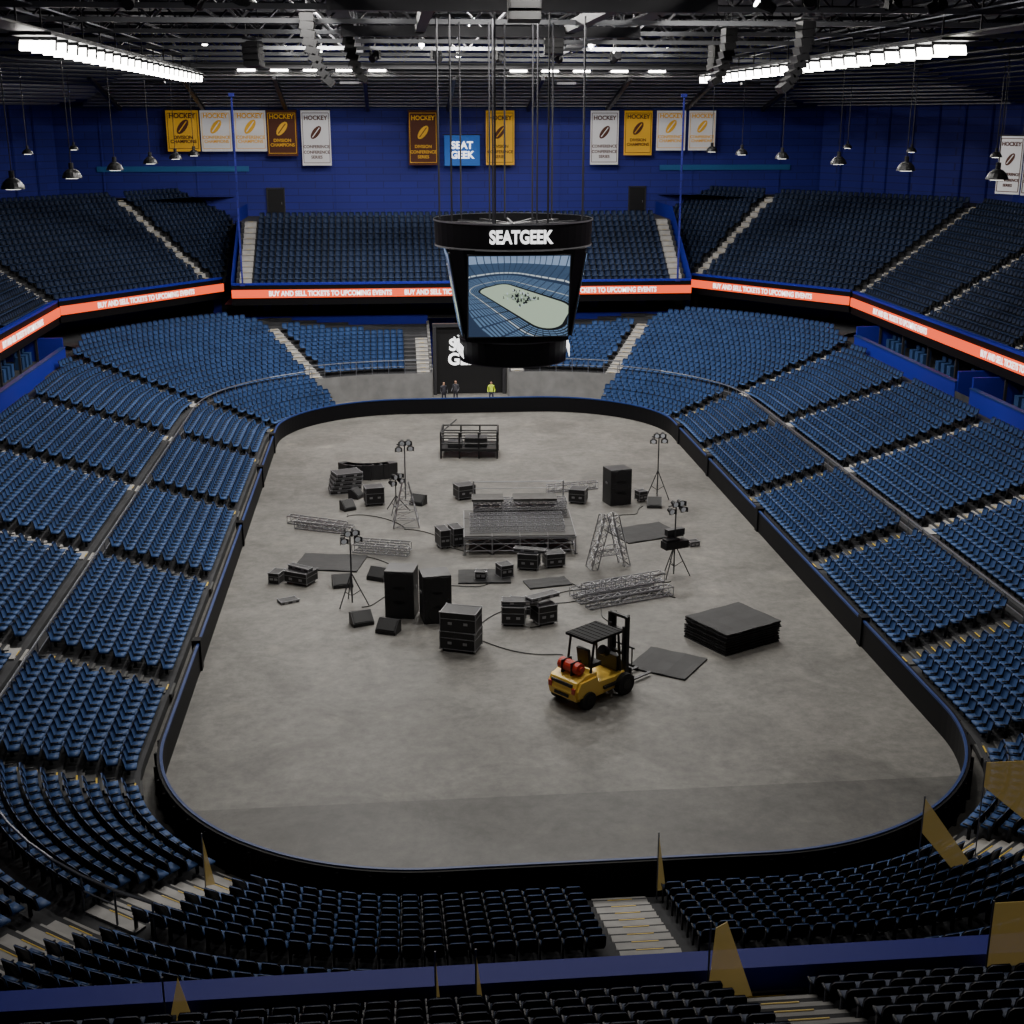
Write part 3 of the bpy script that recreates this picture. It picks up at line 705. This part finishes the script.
for i in range(5):
    for j in range(4):
        x=-sw/2+i*sw/4; y=-sd_/2+j*sd_/3; b.tube((x,y,0),(x,y,sh-.1),.035,'alu',6); b.box((x,y,.02),(.18,.18,.03),'steel')
for j in range(4):
    y=-sd_/2+j*sd_/3
    for z in(.2,.55,.8): b.tube((-sw/2,y,z),(sw/2,y,z),.022,'alu',5)
    for i in range(4): x=-sw/2+i*sw/4; b.tube((x,y,.1),(x+sw/4,y,.82),.018,'alu',4); b.tube((x+sw/4,y,.1),(x,y,.82),.018,'alu',4)
for i in range(5):
    x=-sw/2+i*sw/4
    for z in(.2,.8): b.tube((x,-sd_/2,z),(x,sd_/2,z),.022,'alu',5)
for i in range(4):
    for j in range(3): b.box((-sw/2+(i+.5)*sw/4,-sd_/2+(j+.5)*sd_/3,sh-.05),(sw/4-.03,sd_/3-.03,.1),'wood')
b.box((0,0,sh-.09),(sw+.06,sd_+.06,.08),'steel2')
for yy in(-1.6,-1.0,-.4,.3): ladder_truss(b,(-2.4,yy,sh+.2),(2.2,yy+.1,sh+.2),.34,.3,'alu',.45,.022)
for yy,zz in((.9,.25),(1.35,.25),(1.8,.25),(1.1,.62),(1.6,.62)): ladder_truss(b,(-2.2,yy,sh+zz),(2.5,yy+.1,sh+zz),.34,.32,'steel2' if zz<.5 else 'alu',.45,.025)
b.box((-1.5,1.35,sh+.9),(1.6,1.1,.1),'wood'); b.box((.9,1.4,sh+.9),(2.2,1.1,.1),'wood')
for x in(-2.2,2.4): b.tube((x,2.0,sh),(x,2.0,sh+1.6),.035,'alu',6)
b.tube((-2.2,2.0,sh+1.55),(2.4,2.0,sh+1.55),.03,'alu',6); b.tube((-2.2,2.0,sh+1.2),(2.4,2.0,sh+1.2),.02,'alu',6)
b.obj("stage_platform",(.65,.75,0),rad(-3))
b=MB(); b.box((0,0,.55),(3.6,2.2,.16),'black')
for x in(-1.75,-.6,.6,1.75):
    for y in(-1.05,1.05): b.tube((x,y,0),(x,y,1.65),.06,'black',6)
for y in(-1.05,1.05):
    for z in(.95,1.3,1.65): b.tube((-1.75,y,z),(1.75,y,z),.055,'black',6)
for x in(-1.75,1.75):
    for z in(1.0,1.65): b.tube((x,-1.05,z),(x,1.05,z),.055,'black',6)
b.tube((-1.75,-1.05,1.65),(-.9,1.05,2.0),.05,'black',6); b.box((.4,0,.9),(1.4,1.2,.5),'case'); b.box((-.9,-.2,.8),(.9,1.1,.35),'case')
b.obj("guard_rail_platform",(-.7,18.4,0),rad(-6))
b=MB()
for i in range(7):
    a=rad(200+i*14); b.box((2.0*math.cos(a),1.2*math.sin(a)+1.0,.45),(.55,.9,.9),'case',rz=a)
b.obj("speaker_arc",(-6.3,13.4,0),rad(15))
for k in range(5): road_case(-8.3+.04*k,10.6,1.7-.05*k,1.1,.22,8+3*k,z=.235*k,wheels=False)
for x,y,w,d,h,a,z in [(-6.6,7.9,1.0,.8,1.0,10,0),(-3.15,.1,.5,.9,.95,15,0),(-2.5,.35,.5,.9,.95,15,0),(-.5,-4.6,.6,.6,.55,20,.08),(-1.6,-4.9,.5,.4,.35,-10,.08),(.75,-3.5,.95,.8,.8,-15,0),(1.95,-3.3,.9,.7,.7,10,0),
    (-.6,-10.4,.95,.85,.85,-10,0),(.65,-10.4,.85,.8,.85,20,0),(.0,-9.1,1.6,.7,.35,-15,0),(-9.8,-4.5,1.2,.9,.6,-30,0),(-10.9,-4.3,.5,.7,.5,-20,0),(9.2,-.9,.5,.4,.25,15,0),(8.1,7.1,.5,.5,.6,20,0),(-10.2,-7.0,.8,.5,.12,25,0),(-1.6,8.6,1.0,.8,.8,20,0),(4.6,7.2,.9,.8,.8,-20,0)]:
    road_case(x,y,w,d,h,a,z,wheels=h>.5 and z==0)
for x,y,w,d,a,z in[(-.35,-10.4,1.5,.5,-8,.9),(.6,-10.3,1.4,.45,30,1.06),(0,-9.0,1.4,.5,-20,.38),(-9.8,-4.5,1.2,.3,-40,.63),(.8,-3.5,1.5,.35,-20,.83)]: road_case(x,y,w,d,.14,a,z,False)
wedge(-8.0,6.9,30,.7); wedge(-4.2,7.6,-30,.8); wedge(8.6,5.9,-10,.8); wedge(-7.9,-5.2,10,.9); wedge(-6.3,-4.4,-30,.9); wedge(-7.6,9.2,60,.7)
mat_panel(-8.6,-1.9,3.1,2.3,-12); mat_panel(7.2,1.3,3.2,2.4,20); mat_panel(-1.4,-4.6,2.4,1.8,-3); mat_panel(4.95,-15.2,2.4,2.3,-35); mat_panel(1.4,-5.7,2.0,1.1,12)
mat_panel(8.05,-12.9,2.9,2.5,28,name="deck_panel_stack",n=9)
b=MB(); random.seed(11)
for (x0,y0,x1,y1) in[(-3,-12,3,-7),(0,-11,5,-6),(-7,-8,-1,-5),(3,-6,7,-6),(-9,-1,-5,-3),(1,-14,-3,-12),(5,3,8,6),(-5,3,-2,-1),(4,-9,7,-5),(-8,6,-5,3),(2,-5,4,-12)]:
    pts=[]; a=random.uniform(.4,1.4); ph=random.uniform(0,6)
    for i in range(41):
        t=i/40; w=math.sin(math.pi*t); pts.append((x0+(x1-x0)*t+a*w*math.sin(5*t+ph),y0+(y1-y0)*t+a*w*math.cos(6*t+ph),.03))
    b.path(pts,.022,'black',4)
b.obj("floor_cables")
# ------------------------------------------------------------------ forklift
b=MB()
prof=[(-1.45,.35),(-1.52,.62),(-1.42,.98),(-1.05,1.14),(-.55,1.14),(-.5,.75),(.35,.72),(.75,.78),(.85,.45),(.7,.3),(.3,.3),(-.3,.28),(-1.1,.28)]
b.prism([(x,-.58,z) for x,z in prof],(0,1.16,0),'fork')
b.prism([(x,-.66,z) for x,z in [(-1.40,.45),(-1.46,.72),(-1.3,.98),(-.6,1.02),(-.45,.62),(-.5,.45)]],(0,1.32,0),'fork')
b.box((-1.5,0,.88),(.05,.9,.12),'black'); b.box((-1.52,0,.50),(.05,.6,.10),'black')
for s in(-1,1): b.box((-1.5,s*.5,.72),(.06,.14,.2),'red'); b.box((0.1,s*.62,.5),(.7,.1,.1),'black')
b.box((-.25,0,1.2),(.5,.55,.14),'black'); b.box((-.52,0,1.5),(.12,.5,.6),'black',ry=-.15)
b.box((.62,0,1.05),(.2,.9,.55),'black'); b.tube((.5,0,1.35),(.3,0,1.5),.17,'black',14)
for x in(-.75,.65):
    for s in(-1,1): b.tube((x,s*.5,1.05 if x<0 else .8),(x*.8 if x<0 else .5,s*.5,2.2),.045,'black',6)
b.box((-.08,0,2.22),(1.4,1.15,.09),'board')
for i in range(7): b.box((-.7+i*.2,0,2.27),(.05,1.1,.02),'board')
b.tube((-1.1,-.42,1.34),(-1.1,.42,1.34),.20,'red',16); b.tube((-1.1,-.5,1.34),(-1.1,-.42,1.34),.1,'red',12); b.tube((-1.1,.42,1.34),(-1.1,.5,1.34),.1,'red',12)
for s in(-.2,.2): b.box((-1.1,s,1.34),(.44,.05,.44),'black')
for x,r,w in((.68,.37,.26),(-.98,.30,.22)):
    for s in(-1,1):
        b.tube((x,s*.50,r),(x,s*(.50+w),r),r,'rubber',20); b.tube((x,s*(.50+w),r),(x,s*(.52+w),r),r*.5,'black',14)
for s in(-1,1):
    b.box((1.08,s*.36,1.3),(.16,.09,2.5),'black'); b.box((1.2,s*.28,1.35),(.1,.08,2.4),'black'); b.tube((1.0,s*.28,.3),(1.0,s*.28,2.2),.05,'steel',8)
for z in(.35,1.2,2.0,2.5): b.box((1.1,0,z),(.12,.75,.1),'black')
b.box((1.3,0,.75),(.08,1.0,.08),'black'); b.box((1.3,0,.35),(.08,1.0,.08),'black')
for i in range(5): b.box((1.3,-.4+.2*i,1.05),(.04,.04,.65),'black')
b.box((1.3,0,1.38),(.05,1.0,.06),'black')
for s in(-1,1): b.box((1.36,s*.28,.32),(.05,.12,.6),'steel'); b.box((1.85,s*.28,.12),(1.05,.12,.05),'steel')
fk=b.obj("forklift",(1.7,-17.6,0),rad(38),bevel=.02); fk.scale=(1.15,1.15,1.10)
# ------------------------------------------------------------------ people at the tunnel
def person_mat(name,shirt,legs):
    m=bpy.data.materials.new(name); m.use_nodes=True; nt=m.node_tree; bs=nt.nodes["Principled BSDF"]; tc=nt.nodes.new("ShaderNodeTexCoord"); s=nt.nodes.new("ShaderNodeSeparateXYZ"); mr=nt.nodes.new("ShaderNodeMath"); mr.operation='DIVIDE'; mr.inputs[1].default_value=1.8
    r=nt.nodes.new("ShaderNodeValToRGB"); r.color_ramp.interpolation='CONSTANT'; e=r.color_ramp.elements; e[0].position=0; e[0].color=(.01,.01,.01,1); e[1].position=.05; e[1].color=(*legs,1)
    for p,c in((.53,shirt),(.83,(.42,.24,.16)),(.945,(.03,.02,.015))): q=e.new(p); q.color=(*c,1)
    nt.links.new(tc.outputs["Object"],s.inputs[0]); nt.links.new(s.outputs[2],mr.inputs[0]); nt.links.new(mr.outputs[0],r.inputs["Fac"]); nt.links.new(r.outputs["Color"],bs.inputs["Base Color"]); return m
def person(x,y,rz,shirt,legs,bend=0):
    v=[(0,0,.95),(0,0,1.15),(0,0,1.38),(0,0,1.50),(0,-.01,1.60),(0,-.01,1.72)]; rr=[.15,.135,.16,.055,.085,.085]; e=[(0,1),(1,2),(2,3),(3,4),(4,5)]
    for s in(-1,1):
        o=len(v); v+=[(s*.19,0,1.40),(s*.26,.02,1.12),(s*.24,-.12-bend,.92+bend*.6),(s*.235,-.17-bend,.85+bend*.7)]; rr+=[.062,.048,.036,.04]; e+=[(2,o),(o,o+1),(o+1,o+2),(o+2,o+3)]
        o=len(v); v+=[(s*.10,0,.86),(s*.12,-.02,.50),(s*.13,.02,.09),(s*.14,-.14,.05)]; rr+=[.095,.065,.048,.045]; e+=[(0,o),(o,o+1),(o+1,o+2),(o+2,o+3)]
    me=bpy.data.meshes.new("person"); me.from_pydata(v,e,[]); me.materials.append(person_mat("clothes",shirt,legs)); ob=bpy.data.objects.new("person",me); C.objects.link(ob)
    m=ob.modifiers.new("skin",'SKIN'); m.use_smooth_shade=True
    for i,sv in enumerate(me.skin_vertices[0].data): sv.radius=(rr[i],rr[i]*.85); sv.use_root=(i==0)
    ss=ob.modifiers.new("sub",'SUBSURF'); ss.levels=1; ss.render_levels=2
    ob.location=(x,y,0.0); ob.rotation_euler=(0,0,rz)
person(-1.7,33.4,.3,(.03,.03,.04),(.02,.02,.03)); person(-.8,33.9,-.4,(.05,.05,.06),(.02,.02,.03),.1); person(1.8,33.3,0,(.55,.7,.05),(.03,.03,.06))
# ------------------------------------------------------------------ lights
def area(x,y,z,sx,sy,p,col=(1,.965,.91),up=False):
    l=bpy.data.lights.new("flood_and_fill",'AREA'); l.shape='RECTANGLE'; l.size=sx; l.size_y=sy; l.energy=p; l.color=col
    o=bpy.data.objects.new("flood_and_fill_light",l); C.objects.link(o); o.location=(x,y,z)
    if up: o.rotation_euler=(math.pi,0,0)
    b=MB(); b.box((0,0,.1),(sx+.2,sy+.2,.16),'steel'); h=b.obj("flood_and_fill_housing"); h.parent=o
PW={-30:400,-16:900,-2:2700,12:3400,26:3000,38:2200}  # row nearest the camera is unseen fill, added to brighten the ledge
for x in(-9,0,9):
    for y,p in PW.items():
        if y==-30 and x==0: continue
        area(x,y,25.9,1.6,.5,p)
for x in(-22,-8,8,22): area(x,40,22.9,1.2,.4,260,up=True)  # made-up upward fill lamps, added to brighten the ceiling
w=bpy.data.worlds.new("world"); bpy.context.scene.world=w; w.use_nodes=True; w.node_tree.nodes["Background"].inputs[0].default_value=(.5,.6,.9,1); w.node_tree.nodes["Background"].inputs[1].default_value=.05
# ------------------------------------------------------------------ camera
cam=bpy.data.cameras.new("camera"); co=bpy.data.objects.new("camera",cam); C.objects.link(co)
cam.sensor_width=36; cam.lens=1297.5/1024*36; cam.clip_end=500; cam.clip_start=.1
co.location=(-5.3387,-60.8873,20.1796); co.rotation_euler=(rad(90-16.804),0,rad(-5.266))
bpy.context.scene.camera=co
